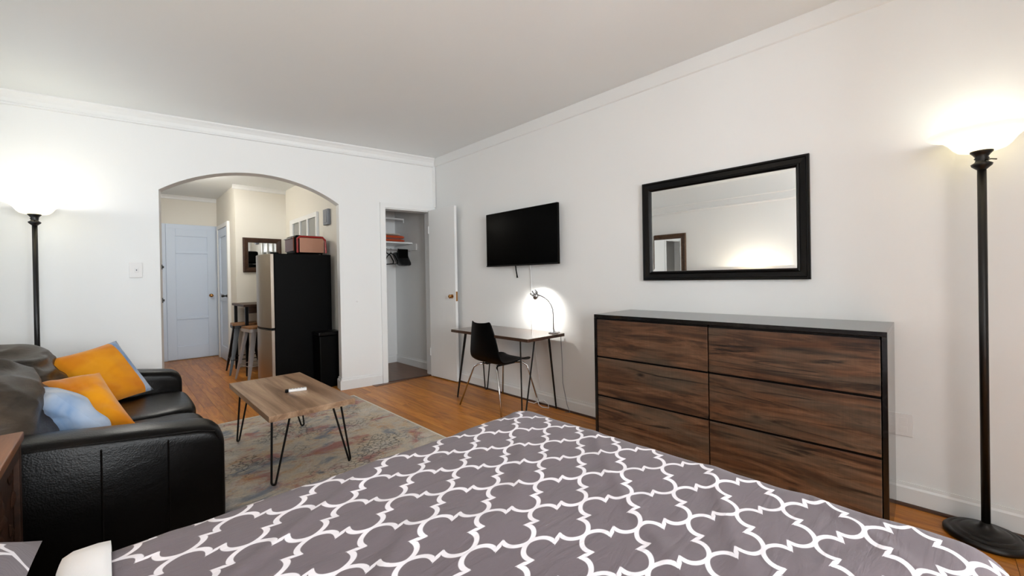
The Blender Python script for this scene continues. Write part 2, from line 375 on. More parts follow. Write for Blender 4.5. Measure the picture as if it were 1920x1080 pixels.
# baseboards
def bb_prof(h=.115, d=.016): return [(0, 0), (d, 0), (d, h*.78), (d*.55, h*.86), (d*.45, h), (0, h)]
def along_y(prof, x, y0, y1, sgn): return prism(BM(), prof, lambda a, z: (x+sgn*a, y0, z), lambda a, z: (x+sgn*a, y1, z))
def along_s(prof, s0, s1, t0=0): return prism(BM(), prof, lambda a, z: fr(s0, t0-a, z), lambda a, z: fr(s1, t0-a, z))
def along_x(prof, y, x0, x1, sgn): return prism(BM(), prof, lambda a, z: (x0, y+sgn*a, z), lambda a, z: (x1, y+sgn*a, z))
struct('baseboard_right', along_y(bb_prof(), XR, -.99, YD-.02, -1), M['trim'], 'white baseboard along the long right wall', 'baseboard')
struct('baseboard_back', along_s(bb_prof(.125, .02), aR+.0, cL-.06), M['trim'], 'white baseboard between the arch and the closet', 'baseboard')
struct('baseboard_jamb', prism(BM(), bb_prof(.125, .02), lambda a, z: fr(aR-a, -.02, z), lambda a, z: fr(aR-a, .14, z)), M['trim'], 'white baseboard turning round the right arch jamb', 'baseboard')
struct('baseboard_left', along_s(bb_prof(.125, .02), -3.70, aL), M['trim'], 'white baseboard behind the sofa left of the arch', 'baseboard')
struct('baseboard_closet', along_y(bb_prof(), 2.965, 4.46, 5.46, -1), M['trim'], 'white baseboard on the right closet wall', 'baseboard')
struct('baseboard_closet_back', along_x(bb_prof(), 5.46, 2.1, 2.95, -1), M['trim'], 'white baseboard on the closet back wall', 'baseboard')
struct('trim_1', along_y([(0, 0), (.014, 0), (.012, .009), (.005, .014), (0, .014)], XR-.016, -.99, YD-.05, -1), M['shoe'], 'thin dark shoe moulding at the foot of the right wall', 'moulding')
cr = [(0, H), (.045, H), (.045, H-.012), (.03, H-.03), (.016, H-.055), (.012, H-.085), (.018, H-.092), (.018, H-.105), (0, H-.108)]
crk = [(a*.55, (z-H)*.55+HK) for a, z in cr]
struct('trim_2', along_y([(0, H), (.012, H), (.010, H-.098), (.004, H-.104), (0, H-.106)], XR, -.99, YD-.01, -1), M['trim'], 'flat white crown band along the right wall ceiling', 'moulding')
struct('trim_3', along_s(cr, -3.70, -.01), M['trim'], 'stepped white crown moulding above the arch', 'moulding')
struct('trim_4', along_x(crk, 6.83, 1.22, 1.90, -1), M['trim'], 'white crown moulding above the kitchen mirror', 'moulding')
struct('trim_5', along_x(crk, 8.25, .28, 1.25, -1), M['trim'], 'white crown moulding above the hall door', 'moulding')
struct('trim_6', along_y([(0, 2.20), (.02, 2.20), (.03, 2.215), (.012, 2.24), (.012, 2.31), (.026, 2.32), (.026, 2.335), (0, 2.335)], XL, YR, 4.9, 1), M['trim'], 'white picture rail on the wall behind the sofa', 'moulding')
struct('trim_7', prism(BM(), [(0, 0), (-.03, 0), (0, -.03)], lambda a, b: fr(a, b, 2.10), lambda a, b: fr(a, b, H-.1)), M['trim'], 'vertical white corner strip above the closet', 'moulding')
# closet casing
bm = BM()
def fbox(bm, s0, s1, t0, t1, z0, z1):
    v = [bm.verts.new(fr(*p)) for p in ((s0,t0,z0),(s1,t0,z0),(s1,t1,z0),(s0,t1,z0),(s0,t0,z1),(s1,t0,z1),(s1,t1,z1),(s0,t1,z1))]
    for f in ((3,2,1,0),(4,5,6,7),(0,1,5,4),(1,2,6,5),(2,3,7,6),(3,0,4,7)): bm.faces.new([v[i] for i in f])
    return bm
fbox(bm, cL-.055, cL, -.018, 0, 0, zC+.055); fbox(bm, cL, cR, -.018, 0, zC, zC+.055); fbox(bm, cR, cR+.055, -.018, 0, 0, zC+.055)
fbox(bm, cL, cL+.012, 0, .14, 0, zC); fbox(bm, cL+.012, cR, 0, .14, zC-.012, zC)
struct('trim_8', bm, M['trim'], 'white casing around the closet doorway', 'casing')
struct('trim_9', fbox(BM(), cL, cR, .0, .05, 0.0005, .010), M['shoe'], 'dark threshold strip of the closet doorway', 'threshold')

# ---- doors
def panel_door(name, label, w_, h_, th_, loc, rz, panels):
    t = thing(name, label, 'door', loc, rz); t['kind'] = 'structure'
    bm = BM(); st = .115
    box(bm, 0, st, 0, th_, 0, h_); box(bm, w_-st, w_, 0, th_, 0, h_)
    zs = [0] + [z for pz in panels for z in pz] + [h_]
    for i in range(0, len(zs), 2): box(bm, st, w_-st, 0, th_, zs[i], zs[i+1])
    obj('door_frame', bm, M['door'], t, bevel=.003)
    for z0, z1 in panels: obj('panel', bx(st, w_-st, .014, th_-.006, z0, z1), M['door'], t)
    return t
def knob(t, x, z, y0, sgn, mt, r=.026):
    b = lathe(BM(), [(0, 0), (r*1.05, 0), (r*1.05, .006), (.010, .010), (.010, .032), (r*.8, .040), (r, .054), (r*.8, .068), (0, .072)], 20)
    o = obj('knob', b, mt, t, smooth=True); o.location = (x, y0, z); o.rotation_euler = (PI/2 if sgn < 0 else -PI/2, 0, 0); return o
d1 = panel_door('door_1', 'pale blue-white panelled door at the end of the hall', .63, 2.045, .04, (.595, 8.21, .012), 0, [(.20, .62), (.66, 1.66), (1.70, 1.93)])
knob(d1, .555, .985, 0, -1, M['gold'])
bm = BM(); box(bm, .525, .595, 8.225, 8.25, 0, 2.13); box(bm, 1.225, 1.25, 8.225, 8.25, 0, 2.13); box(bm, .595, 1.225, 8.225, 8.25, 2.057, 2.13)
struct('trim_10', bm, M['door'], 'pale casing around the hall end door', 'casing', bevel=.004)
d2 = panel_door('door_2', 'narrow white side door in the shaded hall wall', .70, 2.03, .03, (1.225, 7.98, .012), -PI/2, [(.2, .9), (1.02, 1.9)])
knob(d2, .62, .99, 0, -1, M['bronze'], .02)
bm = BM(); box(bm, 1.215, 1.25, 7.21, 7.275, 0, 2.11); box(bm, 1.215, 1.25, 7.985, 8.05, 0, 2.11); box(bm, 1.215, 1.25, 7.275, 7.985, 2.045, 2.11)
struct('trim_11', bm, M['trim'], 'white casing around the narrow side door', 'casing', bevel=.004)
hx, hy = fr(cR-.002, -.022, 0)[:2]; ex, ey = 2.838, 3.815
dw = math.hypot(ex-hx, ey-hy); drz = math.atan2(ey-hy, ex-hx)
d3 = thing('door_3', 'plain white closet door standing open against the right wall', 'door', (hx, hy, .012), drz); d3['kind'] = 'structure'
obj('slab', bx(0, dw, -.017, .017, 0, 2.035), M['trim'], d3, bevel=.003)
def glass_knob(sgn):
    b = lathe(BM(), [(0, 0), (.024, 0), (.024, .005), (.009, .008), (.009, .022), (.020, .027), (.024, .036), (.018, .046), (0, .048)], 12)
    o = obj('knob', b, M['gold'], d3); o.location = (dw-.062, sgn*.017, .985); o.rotation_euler = (-PI/2*sgn, 0, 0)
glass_knob(-1); 
b = lathe(BM(), [(0, 0), (.022, 0), (.022, .004), (.008, .006), (.008, .012), (.018, .016), (.02, .024), (0, .032)], 12)
o = obj('knob', b, M['gold'], d3); o.location = (dw-.062, .017, .985); o.rotation_euler = (-PI/2, 0, 0)
obj('latch_plate', bx(dw-.001, dw+.002, -.012, .012, .93, 1.04), M['gold'], d3)
for z in (.25, 1.75): obj('hinge', tube(BM(), [(0, -.018, z), (0, -.018, z+.09)], .006, 8), M['trim'], d3)

# ---- windows
for i, (a, b_) in enumerate(WINS):
    t = thing('window_%d' % (i+2), ['tall white sash window behind the bed head side', 'tall white sash window nearest the right wall'][i], 'window', (0, 0, 0)); t['kind'] = 'structure'
    bm = BM(); y0, y1 = YR-.10, YR-.03
    for x0, x1_ in ((a, a+.05), (b_-.05, b_)): box(bm, x0, x1_, y0, y1, *WZ)
    mz = sum(WZ)/2
    for z0, z1 in ((WZ[0], WZ[0]+.06), (mz-.02, mz+.02), (WZ[1]-.05, WZ[1])): box(bm, a+.05, b_-.05, y0, y1, z0, z1)
    obj('window_frame', bm, M['trim'], t)
    for z0, z1 in ((WZ[0]+.06, mz-.02), (mz+.02, WZ[1]-.05)): obj('pane', bx(a+.05, b_-.05, YR-.07, YR-.066, z0, z1), M['pane'], t)
    obj('window_sill', bx(a-.05, b_+.05, YR-.03, YR+.06, WZ[0]-.03, WZ[0]), M['trim'], t, bevel=.004)
t = thing('window_4', 'white sash window in the wall behind the sofa', 'window'); t['kind'] = 'structure'
bm = BM(); x0, x1_ = XL-.10, XL-.03; mz = sum(LZ)/2
for y0, y1 in ((LWIN[0], LWIN[0]+.05), (LWIN[1]-.05, LWIN[1])): box(bm, x0, x1_, y0, y1, *LZ)
for z0, z1 in ((LZ[0], LZ[0]+.06), (mz-.02, mz+.02), (LZ[1]-.05, LZ[1])): box(bm, x0, x1_, LWIN[0]+.05, LWIN[1]-.05, z0, z1)
obj('window_frame', bm, M['trim'], t)
for z0, z1 in ((LZ[0]+.06, mz-.02), (mz+.02, LZ[1]-.05)): obj('pane', bx(XL-.07, XL-.066, LWIN[0]+.05, LWIN[1]-.05, z0, z1), M['pane'], t)
obj('window_sill', bx(XL-.03, XL+.05, LWIN[0]-.04, LWIN[1]+.04, LZ[0]-.03, LZ[0]), M['trim'], t, bevel=.004)
t = thing('window_1', 'white framed grey-paned window high on the kitchen wall', 'window'); t['kind'] = 'structure'
wy0, wy1, wz0, wz1 = 5.46, 6.56, 1.42, 2.09
bm = BM(); xa, xb = 1.872, 1.90
box(bm, xa, xb, wy0, wy0+.05, wz0, wz1); box(bm, xa, xb, wy1-.13, wy1, wz0, wz1); box(bm, xa, xb, wy0+.05, wy1-.13, wz0, wz0+.05); box(bm, xa, xb, wy0+.05, wy1-.13, wz1-.06, wz1)
L = (wy1-.13)-(wy0+.05)
for k in (1, 2): yy = wy0+.05+L*k/3; box(bm, xa, xb, yy-.02, yy+.02, wz0+.05, wz1-.06)
obj('window_frame', bm, M['trim'], t)
for k in range(3): obj('pane', bx(1.886, 1.892, wy0+.05+L*k/3, wy0+.05+L*(k+1)/3, wz0+.05, wz1-.06), M['greypane'], t)

# ------------------------------------------------------------------ objects
def wob(name, bm, m, t, **k):      # a part given in room coordinates
    o = obj(name, bm, m, t, **k); o.location = -t.location; return o
def sub(name, bm, m, part, **k):   # a sub-part in the coordinates of its part
    return obj(name, bm, m, part, **k)
def add_uv(o, fn, name='trellis'):
    me = o.data; uv = me.uv_layers.new(name=name)
    for lp in me.loops: uv.data[lp.index].uv = fn(me.vertices[lp.vertex_index].co)
def hairpin(pa, pb, foot, r=.0055):
    """rod from pa down to foot, round bend, back up to pb"""
    pa, pb, foot = Vector(pa), Vector(pb), Vector(foot); mid = (pa+pb)/2; d = (pb-pa).normalized(); w_ = .013
    fa = foot - d*w_ + Vector((0, 0, w_+r)); fb = foot + d*w_ + Vector((0, 0, w_+r))
    pts = [pa, fa]
    for i in range(1, 6): a = PI*i/6; pts.append(foot + Vector((0, 0, w_+r)) - d*w_*math.cos(a) - Vector((0, 0, w_*math.sin(a))))
    return tube(BM(), pts + [fb, pb], r, 8)

# ---- bed
BX1, BY0, BY1, BZ = 1.385, -.12, 1.345, .60
t = thing('bed', 'queen bed with its mattress hidden under the grey trellis duvet', 'bed', (.32, .61, 0))
wob('mattress', bx(-.66, BX1-.035, BY0+.03, BY1-.035, .32, BZ-.025), M['sheet'], t, bevel=.05, seg=4, smooth=True)
wob('box_spring', bx(-.66, BX1-.05, BY0+.045, BY1-.05, .16, .318), M['darkcloth'], t, bevel=.02)
for x in (-.55, 1.25):
    for y in (-.02, 1.24): wob('leg', lathe(BM(), [(0, 0), (.02, 0), (.028, .16), (0, .16)], 12, x, y), M['black'], t)
wob('headboard', bx(-.73, -.672, BY0, BY1, .1, 1.02), M['darkwood'], t, bevel=.015)
def to_pq(x, y):
    yy = y-.053*(x-1.34); a = (x-1.34)/.1125; b = (yy-.835)/.0800; return ((a+b)/2, (a-b)/2)
def duvet():
    a0, a1, b0, b1 = -.015, BX1+.40, BY0-.40, BY1+.36; na, nb = 150, 170; r = .085; rv = .055
    bm = BM(); uvs = {}; grid = []
    for i in range(na+1):
        row = []
        for j in range(nb+1):
            a = a0+(a1-a0)*i/na; b = b0+(b1-b0)*j/nb
            cx = min(a, BX1-r); cy = min(max(b, BY0+r), BY1-r); ex_, ey_ = a-cx, b-cy; e = math.hypot(ex_, ey_)
            q = r*1.35; wr = 1.0
            if e < 1e-6: x, y, z = a, b, BZ
            else:
                nx_, ny_ = ex_/e, ey_/e
                if e < q: ph = e/q*PI/2; hz, dz = r*math.sin(ph), rv*(1-math.cos(ph))
                else: k = e-q; hz = r + .05*k + .012*math.sin((a-b)*21)*min(1, k*6); dz = rv+k*.97
                x, y, z = cx+nx_*hz, cy+ny_*hz, BZ-dz
            n1 = noise.noise(Vector((a*2.2+b*1.4, b*2.0-a*1.2, 3.1))); n2 = noise.noise(Vector(((a+b)*9, (a-b)*2.2, 7.7)))
            n3 = 1-abs(noise.noise(Vector(((a*.8-b)*3.1, (a+b)*.8, 1.3)))*2)
            z += .007*n1+.004*n2+.016*max(0, n3-.72)
            v = bm.verts.new((x, y, max(z, .13))); uvs[v] = to_pq(a, b); row.append(v)
        grid.append(row)
    lay = bm.loops.layers.uv.new('trellis')
    for i in range(na):
        for j in range(nb):
            f = bm.faces.new((grid[i][j], grid[i+1][j], grid[i+1][j+1], grid[i][j+1]))
            for lp in f.loops: lp[lay].uv = uvs[lp.vert]
    return bm
dv = obj('duvet', duvet(), M['trellis'], smooth=True)
sm = dv.modifiers.new('thick', 'SOLIDIFY'); sm.thickness = .012; sm.offset = -1
tag(dv, 'grey duvet with white quatrefoil trellis print spread over the bed', 'duvet')
def fold():
    prof = [(-.012, .004), (-.012, .016), (-.03, .019), (-.070, .017), (-.086, .010), (-.090, -.002), (-.082, -.012)]
    ys = [BY0-.30, BY0-.08, BY0+.01, BY0+.06] + [BY0+.06+(BY1-.12-BY0)*k/20 for k in range(1, 20)] + [BY1-.06, BY1-.01, BY1+.035, BY1+.045, BY1+.06]
    zs = [.30, .50, BZ-.02, BZ] + [BZ]*19 + [BZ, BZ-.012, BZ-.06, BZ-.12, BZ-.30]
    bm = BM(); rows = []
    for y, z in zip(ys, zs): rows.append([bm.verts.new((px+.006*noise.noise(Vector((y*5, px*9, 0))), y, z+pz+.004*noise.noise(Vector((y*6, px*20, 2))))) for px, pz in prof])
    for a, b in zip(rows, rows[1:]):
        for k in range(len(prof)-1): bm.faces.new((a[k], b[k], b[k+1], a[k+1]))
    return bm
fo = obj('folded_edge', fold(), M['sheet'], dv, smooth=True); so = fo.modifiers.new('thick', 'SOLIDIFY'); so.thickness = .006; so.offset = 0
fo['label'] = 'white turned-back duvet edge'
def puff(c, th, n=16, uvfn=None, pinch=.05, nz=.006, seed=0, wrap=0):
    """two-sided stuffed square: c = four corners (tl, tr, br, bl); front and back bmeshes, the back wrapping round by some columns"""
    tl, tr, br, bl = [Vector(p) for p in c]; nrm = (tr-tl).cross(bl-tl).normalized()*-1; ctr = (tl+tr+br+bl)/4
    def P(i, j, sgn):
        u, v = i/n, j/n; U, V = 2*u-1, 2*v-1
        p = tl.lerp(tr, u).lerp(bl.lerp(br, u), v)
        k = pinch*((1-U*U)*abs(V)**3+(1-V*V)*abs(U)**3); p = p+(ctr-p)*k
        h_ = th*((1-U**4)*(1-V**4))**.6 if abs(U) < 1 and abs(V) < 1 else 0
        return p+nrm*sgn*(h_+nz*2*noise.noise(Vector((u*4+seed, v*4, sgn)))*(1-U*U)*(1-V*V)+nz*1.2*noise.noise(Vector(((u+v)*3+seed, (u-v)*9, 4)))*(1-U*U)*(1-V*V)*(1 if sgn > 0 else 0))
    out_ = [BM(), BM()]; vs = [{}, {}]; lays = [b.loops.layers.uv.new('trellis') for b in out_]
    for sgn in (1, -1):
        for i in range(n):
            for j in range(n):
                w_ = 1 if sgn < 0 or i >= n-wrap else 0; q = [(i, j), (i+1, j), (i+1, j+1), (i, j+1)]
                if sgn > 0: q = q[::-1]
                fv = []
                for a, b in q:
                    key = (a, b, sgn if 0 < a < n and 0 < b < n else 0)
                    if key not in vs[w_]: vs[w_][key] = out_[w_].verts.new(P(a, b, sgn))
                    fv.append(vs[w_][key])
                f = out_[w_].faces.new(fv)
                for lp, (a, b) in zip(f.loops, q): lp[lays[w_]].uv = uvfn(a/n, b/n) if uvfn else (a/n, b/n)
    return out_
def cushion(name, label, cat, corners, th, mf, mb, group, uvfn=None, pinch=.05, seed=0, nz=.006, wrap=0):
    ctr = sum((Vector(c) for c in corners), Vector())/4
    loc = (ctr.x, ctr.y, min(c[2] for c in corners)); t = thing(name, label, cat, loc, 0, group)
    a, b = puff(corners, th, 22, uvfn=uvfn, pinch=pinch, seed=seed, nz=nz, wrap=wrap)
    wob('front_cover', a, mf, t, smooth=True); wob('back_cover', b, mb, t, smooth=True); return t
for k, (y0, y1, lb) in enumerate([(.66, 1.30, 'grey trellis pillow at the bed head, beside the carved nightstand'), (-.08, .56, 'grey trellis pillow at the bed head, on the window side')]):
    cushion('pillow', lb, 'pillow', [(-.60, y1-.03, .71), (-.11, y1-.03, .68), (-.11, y0, .68), (-.60, y0, .71)], .085, M['trellis'], M['trellis'], 'trellis pillows on the bed', lambda u, v: ((u*2.6+v*4.6+.62), (u*2.6-v*4.6+.25)), seed=k)

# ---- dresser
t = thing('dresser', 'wide dark rustic dresser with six drawers and black frame', 'dresser', (2.63, .88, 0))
dx0, dx1, dy0, dy1, dz = 2.385, 2.885, .128, 1.630, .938; fw = .019
bm = BM(); box(bm, dx0, dx1, dy0, dy1, dz-.022, dz)
wob('top_panel', bm, M['gloss'], t, bevel=.0015)
for y in (dy0, dy1-fw): wob('side_panel', bx(dx0, dx1, y, y+fw, 0.0, dz-.0222), M['gloss'], t, bevel=.0015)
wob('back_panel', bx(dx1-.012, dx1, dy0+fw, dy1-fw, .08, dz-.023), M['black'], t)
wob('plinth', bx(dx0+.02, dx1-.02, dy0+fw, dy1-fw, .0, .10), M['black'], t)
wob('divider', bx(dx0+.024, dx1-.02, .866, .880, .10, dz-.023), M['black'], t)
for col_, (ya, yb) in enumerate(((.8765, dy1-fw-.004), (dy0+fw+.004, .8695))):
    for r_, (z0, z1) in enumerate(((.104, .376), (.388, .642), (.654, .903))):
        b = BM(); box(b, -.010, .010, -(yb-ya)/2, (yb-ya)/2, -(z1-z0)/2, (z1-z0)/2)
        d = obj('drawer', b, M['dresser'], t, bevel=.002); d.location = Vector((dx0+.012, (ya+yb)/2, (z0+z1)/2))-t.location
        b2 = BM(); box(b2, .012, .40, -(yb-ya)/2+.012, (yb-ya)/2-.012, -(z1-z0)/2+.02, (z1-z0)/2-.03)
        sub('drawer_box', b2, M['black'], d)
        b3 = BM(); box(b3, -.006, .012, -(yb-ya)/2+.001, (yb-ya)/2-.001, (z1-z0)/2+.0002, (z1-z0)/2+.0105)
        sub('groove_shadow_strip', b3, M['black'], d)  # solid black strip standing in for the shadow in the groove between drawers

# ---- wall mirror above the dresser
def framed(name, label, cat, prof, wdt, hgt, glass, fmat, loc, rz, inset, group=None):
    """frame profile (in-from-edge, out-from-wall); built in local x (width) z (height), front towards -y"""
    t = thing(name, label, cat, loc, rz, group); hw, hh = wdt/2, hgt
    crn = [((-hw, 0), (hw, 0), (1, 1), (-1, 1)), ((hw, 0), (hw, hh), (-1, 1), (-1, -1)), ((hw, hh), (-hw, hh), (-1, -1), (1, -1)), ((-hw, hh), (-hw, 0), (1, -1), (1, 1))]
    for p0, p1, d0, d1 in crn:
        bm = BM(); a = [bm.verts.new((p0[0]+d0[0]*i, -o, p0[1]+d0[1]*i)) for i, o in prof]; b = [bm.verts.new((p1[0]+d1[0]*i, -o, p1[1]+d1[1]*i)) for i, o in prof]; n = len(prof)
        for k in range(n): bm.faces.new((a[k], a[(k+1) % n], b[(k+1) % n], b[k]))
        bm.faces.new(a[::-1]); bm.faces.new(b); bmesh.ops.recalc_face_normals(bm, faces=bm.faces)
        obj('frame_rail', bm, fmat, t)
    iw = inset-.004; bv = .022; bm = BM()
    o4 = [(-hw+iw, iw), (hw-iw, iw), (hw-iw, hh-iw), (-hw+iw, hh-iw)]; i4 = [(-hw+iw+bv, iw+bv), (hw-iw-bv, iw+bv), (hw-iw-bv, hh-iw-bv), (-hw+iw+bv, hh-iw-bv)]
    O = [bm.verts.new((x, -.0075, z)) for x, z in o4]; I = [bm.verts.new((x, -.0079, z)) for x, z in i4]; Bk = [bm.verts.new((x, -.003, z)) for x, z in o4]
    bm.faces.new(I); bm.faces.new(Bk[::-1])
    for k in range(4): bm.faces.new((O[k], O[(k+1) % 4], I[(k+1) % 4], I[k])); bm.faces.new((Bk[k], Bk[(k+1) % 4], O[(k+1) % 4], O[k]))
    bmesh.ops.recalc_face_normals(bm, faces=bm.faces)
    obj('mirror_glass', bm, glass, t); return t
PR = [(0, 0), (0, .022), (.006, .028), (.014, .028), (.018, .022), (.046, .018), (.050, .024), (.057, .026), (.066, .016), (.068, .004), (.068, 0)]
framed('wall_mirror', 'rectangular wall mirror in black frame hanging above the dresser', 'mirror', PR, 1.040, .728, M['mirror'], M['black'], (XR-.002, .998, 1.163), PI/2*-1, .068)

# ---- television
t = thing('television', 'flat black television mounted on the wall above the desk', 'television', (XR, 2.785, 1.32))
tx = XR-.075
wob('body', bx(tx, tx+.03, 2.303, 3.268, 1.318, 1.868), M['blackpl'], t, bevel=.004)
wob('screen', bx(tx-.0015, tx, 2.310, 3.261, 1.332, 1.861), M['glassblack'], t)
wob('bottom_bezel', bx(tx-.003, tx, 2.303, 3.268, 1.318, 1.331), M['black'], t)
wob('rear_housing', bx(tx+.03, tx+.05, 2.48, 3.09, 1.36, 1.70), M['blackpl'], t, bevel=.006)
wob('wall_bracket', bx(tx+.05, XR-.001, 2.75, 2.97, 1.45, 1.70), M['rod'], t)
c1 = obj('power_cable', tube(BM(), [(XR-.03, 2.885, 1.335), (XR-.022, 2.885, 1.28), (XR-.02, 2.876, 1.23), (XR-.018, 2.872, 1.20)], [.006, .006, .006, .009]), M['blackpl'])
tag(c1, 'short black cable end hanging below the television, nearer the closet', 'cable', 'cables below the television')
c2 = obj('signal_cable', tube(BM(), [(XR-.03, 2.69, 1.335), (XR-.012, 2.692, 1.27), (XR-.010, 2.694, 1.20), (XR-.010, 2.69, 1.10), (XR-.010, 2.70, .80), (XR-.010, 2.64, .40), (XR-.025, 2.58, .14)], .0035), M['white'])
tag(c2, 'thin cable running down the wall from television to desk', 'cable', 'cables below the television')

# ---- desk
t = thing('desk', 'small walnut-topped desk on black hairpin legs beneath the television', 'desk', (2.63, 2.79, 0))
kx0, kx1, ky0, ky1, kz = 2.392, 2.872, 2.272, 3.325, .70
def rounded_rect(x0, x1, y0, y1, r, n=5):
    return arc(x1-r, y1-r, r, 0, PI/2, n)+arc(x0+r, y1-r, r, PI/2, PI, n)+arc(x0+r, y0+r, r, PI, 1.5*PI, n)+arc(x1-r, y0+r, r, 1.5*PI, 2*PI, n)
wob('desk_top', prism(BM(), rounded_rect(kx0, kx1, ky0, ky1, .012), lambda x, y: (x, y, kz-.026), lambda x, y: (x, y, kz)), M['desk'], t)
wob('edge_band', prism(BM(), rounded_rect(kx0-.0008, kx1+.0008, ky0-.0008, ky1+.0008, .012), lambda x, y: (x, y, kz-.0255), lambda x, y: (x, y, kz-.002)), M['darkwood'], t)
def hair_leg(t, cx, cy, fx, fy, sx, sy, ztop, r, dd=.085, mtl='rod'):
    pa = (cx+sx*dd, cy+.0, ztop-.004); pb = (cx, cy+sy*dd, ztop-.004)
    l = wob('leg', hairpin(pa, pb, (fx, fy, 0), r), M[mtl], t)
    pl = BM(); box(pl, min(cx, cx+sx*(dd+.012)), max(cx, cx+sx*(dd+.012)), min(cy, cy+sy*(dd+.012)), max(cy, cy+sy*(dd+.012)), ztop-.004, ztop)
    sub('mount_plate', pl, M[mtl], l)
hair_leg(t, 2.455, 3.262, 2.480, 3.345, 1, -1, kz-.026, .0065)
hair_leg(t, 2.815, 3.262, 2.860, 3.345, -1, -1, kz-.026, .0065)
hair_leg(t, 2.455, 2.335, 2.455, 2.395, 1, 1, kz-.026, .0065)
hair_leg(t, 2.815, 2.335, 2.868, 2.385, -1, 1, kz-.026, .0065)
# ---- desk lamp
t = thing('desk_lamp', 'small silver gooseneck desk lamp lit at the desk end', 'lamp', (2.81, 2.352, kz))
t.location.z = kz
wob('base', lathe(BM(), [(0, kz), (.045, kz), (.045, kz+.008), (.018, kz+.016), (.010, kz+.04), (0, kz+.04)], 24, 2.81, 2.352), M['chrome'], t, smooth=True)
nk = [(2.81, 2.352, kz+.03), (2.81, 2.352, .87), (2.81, 2.356, .91), (2.805, 2.370, .95), (2.795, 2.395, .988), (2.782, 2.43, 1.018), (2.768, 2.47, 1.037), (2.755, 2.50, 1.045)]
wob('gooseneck', tube(BM(), nk, .0055, 8), M['neck'], t, smooth=True)
hd = wob('lamp_head', lathe(BM(), [(.010, 0), (.022, -.006), (.030, -.022), (.034, -.044), (.032, -.044), (.027, -.022), (.018, -.010), (.008, -.006)], 20, closed=True), M['chrome'], t, smooth=True)
hd.location = Vector((2.745, 2.515, 1.052))-t.location; hd.rotation_euler = (0, math.radians(-40), 0)
for k in range(6):
    a = 2*PI*k/6; b = tube(BM(), [(0, 0, -.02), (.028*math.cos(a), .028*math.sin(a), -.004), (.034*math.cos(a), .034*math.sin(a), .014), (.022*math.cos(a), .022*math.sin(a), .026)], [.004, .007, .006, .003], 6)
    sub('petal', b, M['chrome'], hd, smooth=True)
bl = wob('bulb', lathe(BM(), [(0, -.012), (.010, -.008), (.013, 0), (.010, .008), (0, .012)], 12), M['bulb'], t, smooth=True); bl.location = Vector((2.757, 2.517, 1.026))-t.location
L_ = bpy.data.lights.new('desk_lamp_light', 'SPOT'); L_.energy = 11; L_.color = (1, .96, .9); L_.spot_size = math.radians(155); L_.spot_blend = .9; L_.shadow_soft_size = .012
lo = bpy.data.objects.new('desk_lamp_light', L_); C.objects.link(lo); lo.location = (2.750, 2.520, 1.0); lo.rotation_euler = Vector((.85, .16, -.6)).to_track_quat('-Z', 'Y').to_euler()
lc = obj('lamp_cord', tube(BM(), [(2.84, 2.36, kz+.005), (2.868, 2.335, kz+.006), (2.885, 2.33, .69), (2.888, 2.33, .60), (2.886, 2.32, .45), (2.878, 2.31, .25), (2.872, 2.26, .06), (2.86, 2.22, .006), (2.84, 2.26, .006)], .003), M['greypl'])
tag(lc, 'grey lamp cord hanging from the desk end to the floor', 'cord')
cable = obj('cable_loop', tube(BM(), [(2.86, 2.62, .12), (2.85, 2.60, .06), (2.83, 2.56, .010), (2.81, 2.50, .006), (2.83, 2.44, .006), (2.86, 2.47, .03), (2.865, 2.53, .05), (2.85, 2.57, .04), (2.84, 2.63, .008), (2.845, 2.72, .006)], .004), M['white'])
tag(cable, 'loose pale cable loop on the floor under the desk', 'cable')

# ---- chair
t = thing('chair', 'black moulded shell chair with chrome legs pulled up to the desk', 'chair', (2.61, 2.84, 0), 0)
def shell():
    # profile along the seat-back line: (x from chair centre, z, half width)
    pr = [(.235, .405, .17), (.22, .428, .19), (.15, .438, .205), (.05, .428, .212), (-.06, .418, .215), (-.14, .420, .215), (-.195, .445, .212), (-.222, .50, .207), (-.235, .57, .196), (-.243, .65, .178), (-.252, .73, .155), (-.262, .795, .132), (-.268, .815, .122)]
    bm = BM(); rows = []
    for i, (x, z, hw) in enumerate(pr):
        row = []
        for j in range(13):
            u = -1+2*j/12; back = max(0, min(1, (i-5)/3))
            cx = .035*u*u*back; cz = (1-back)*.022*u*u*u*u + (-.02*(1-u*u) if i == len(pr)-1 else 0)*1
            row.append(bm.verts.new((x+cx, u*hw, z+cz)))
        rows.append(row)
    for a, b in zip(rows, rows[1:]):
        for j in range(12): bm.faces.new((a[j], b[j], b[j+1], a[j+1]))
    return bm
s_ = obj('seat_shell', shell(), M['blackpl'], t, smooth=True); mm = s_.modifiers.new('thick', 'SOLIDIFY'); mm.thickness = .012; mm.offset = 0
mm = s_.modifiers.new('sub', 'SUBSURF'); mm.levels = 1; mm.render_levels = 1
for sy in (-1, 1):
    for sx, xf in ((-1, -.265), (1, .255)):
        obj('leg', tube(BM(), [(sx*.10, sy*.08, .402), (sx*.165, sy*.13, .398), (sx*.19, sy*.165, .37), (xf, sy*.29 if sx < 0 else sy*.25, .004)], .008, 10), M['chrome'], t, smooth=True)
for sy in (-1, 1): obj('under_frame_rail', bx(-.11, .11, sy*.075-.01, sy*.075+.01, .392, .405), M['rod'], t)

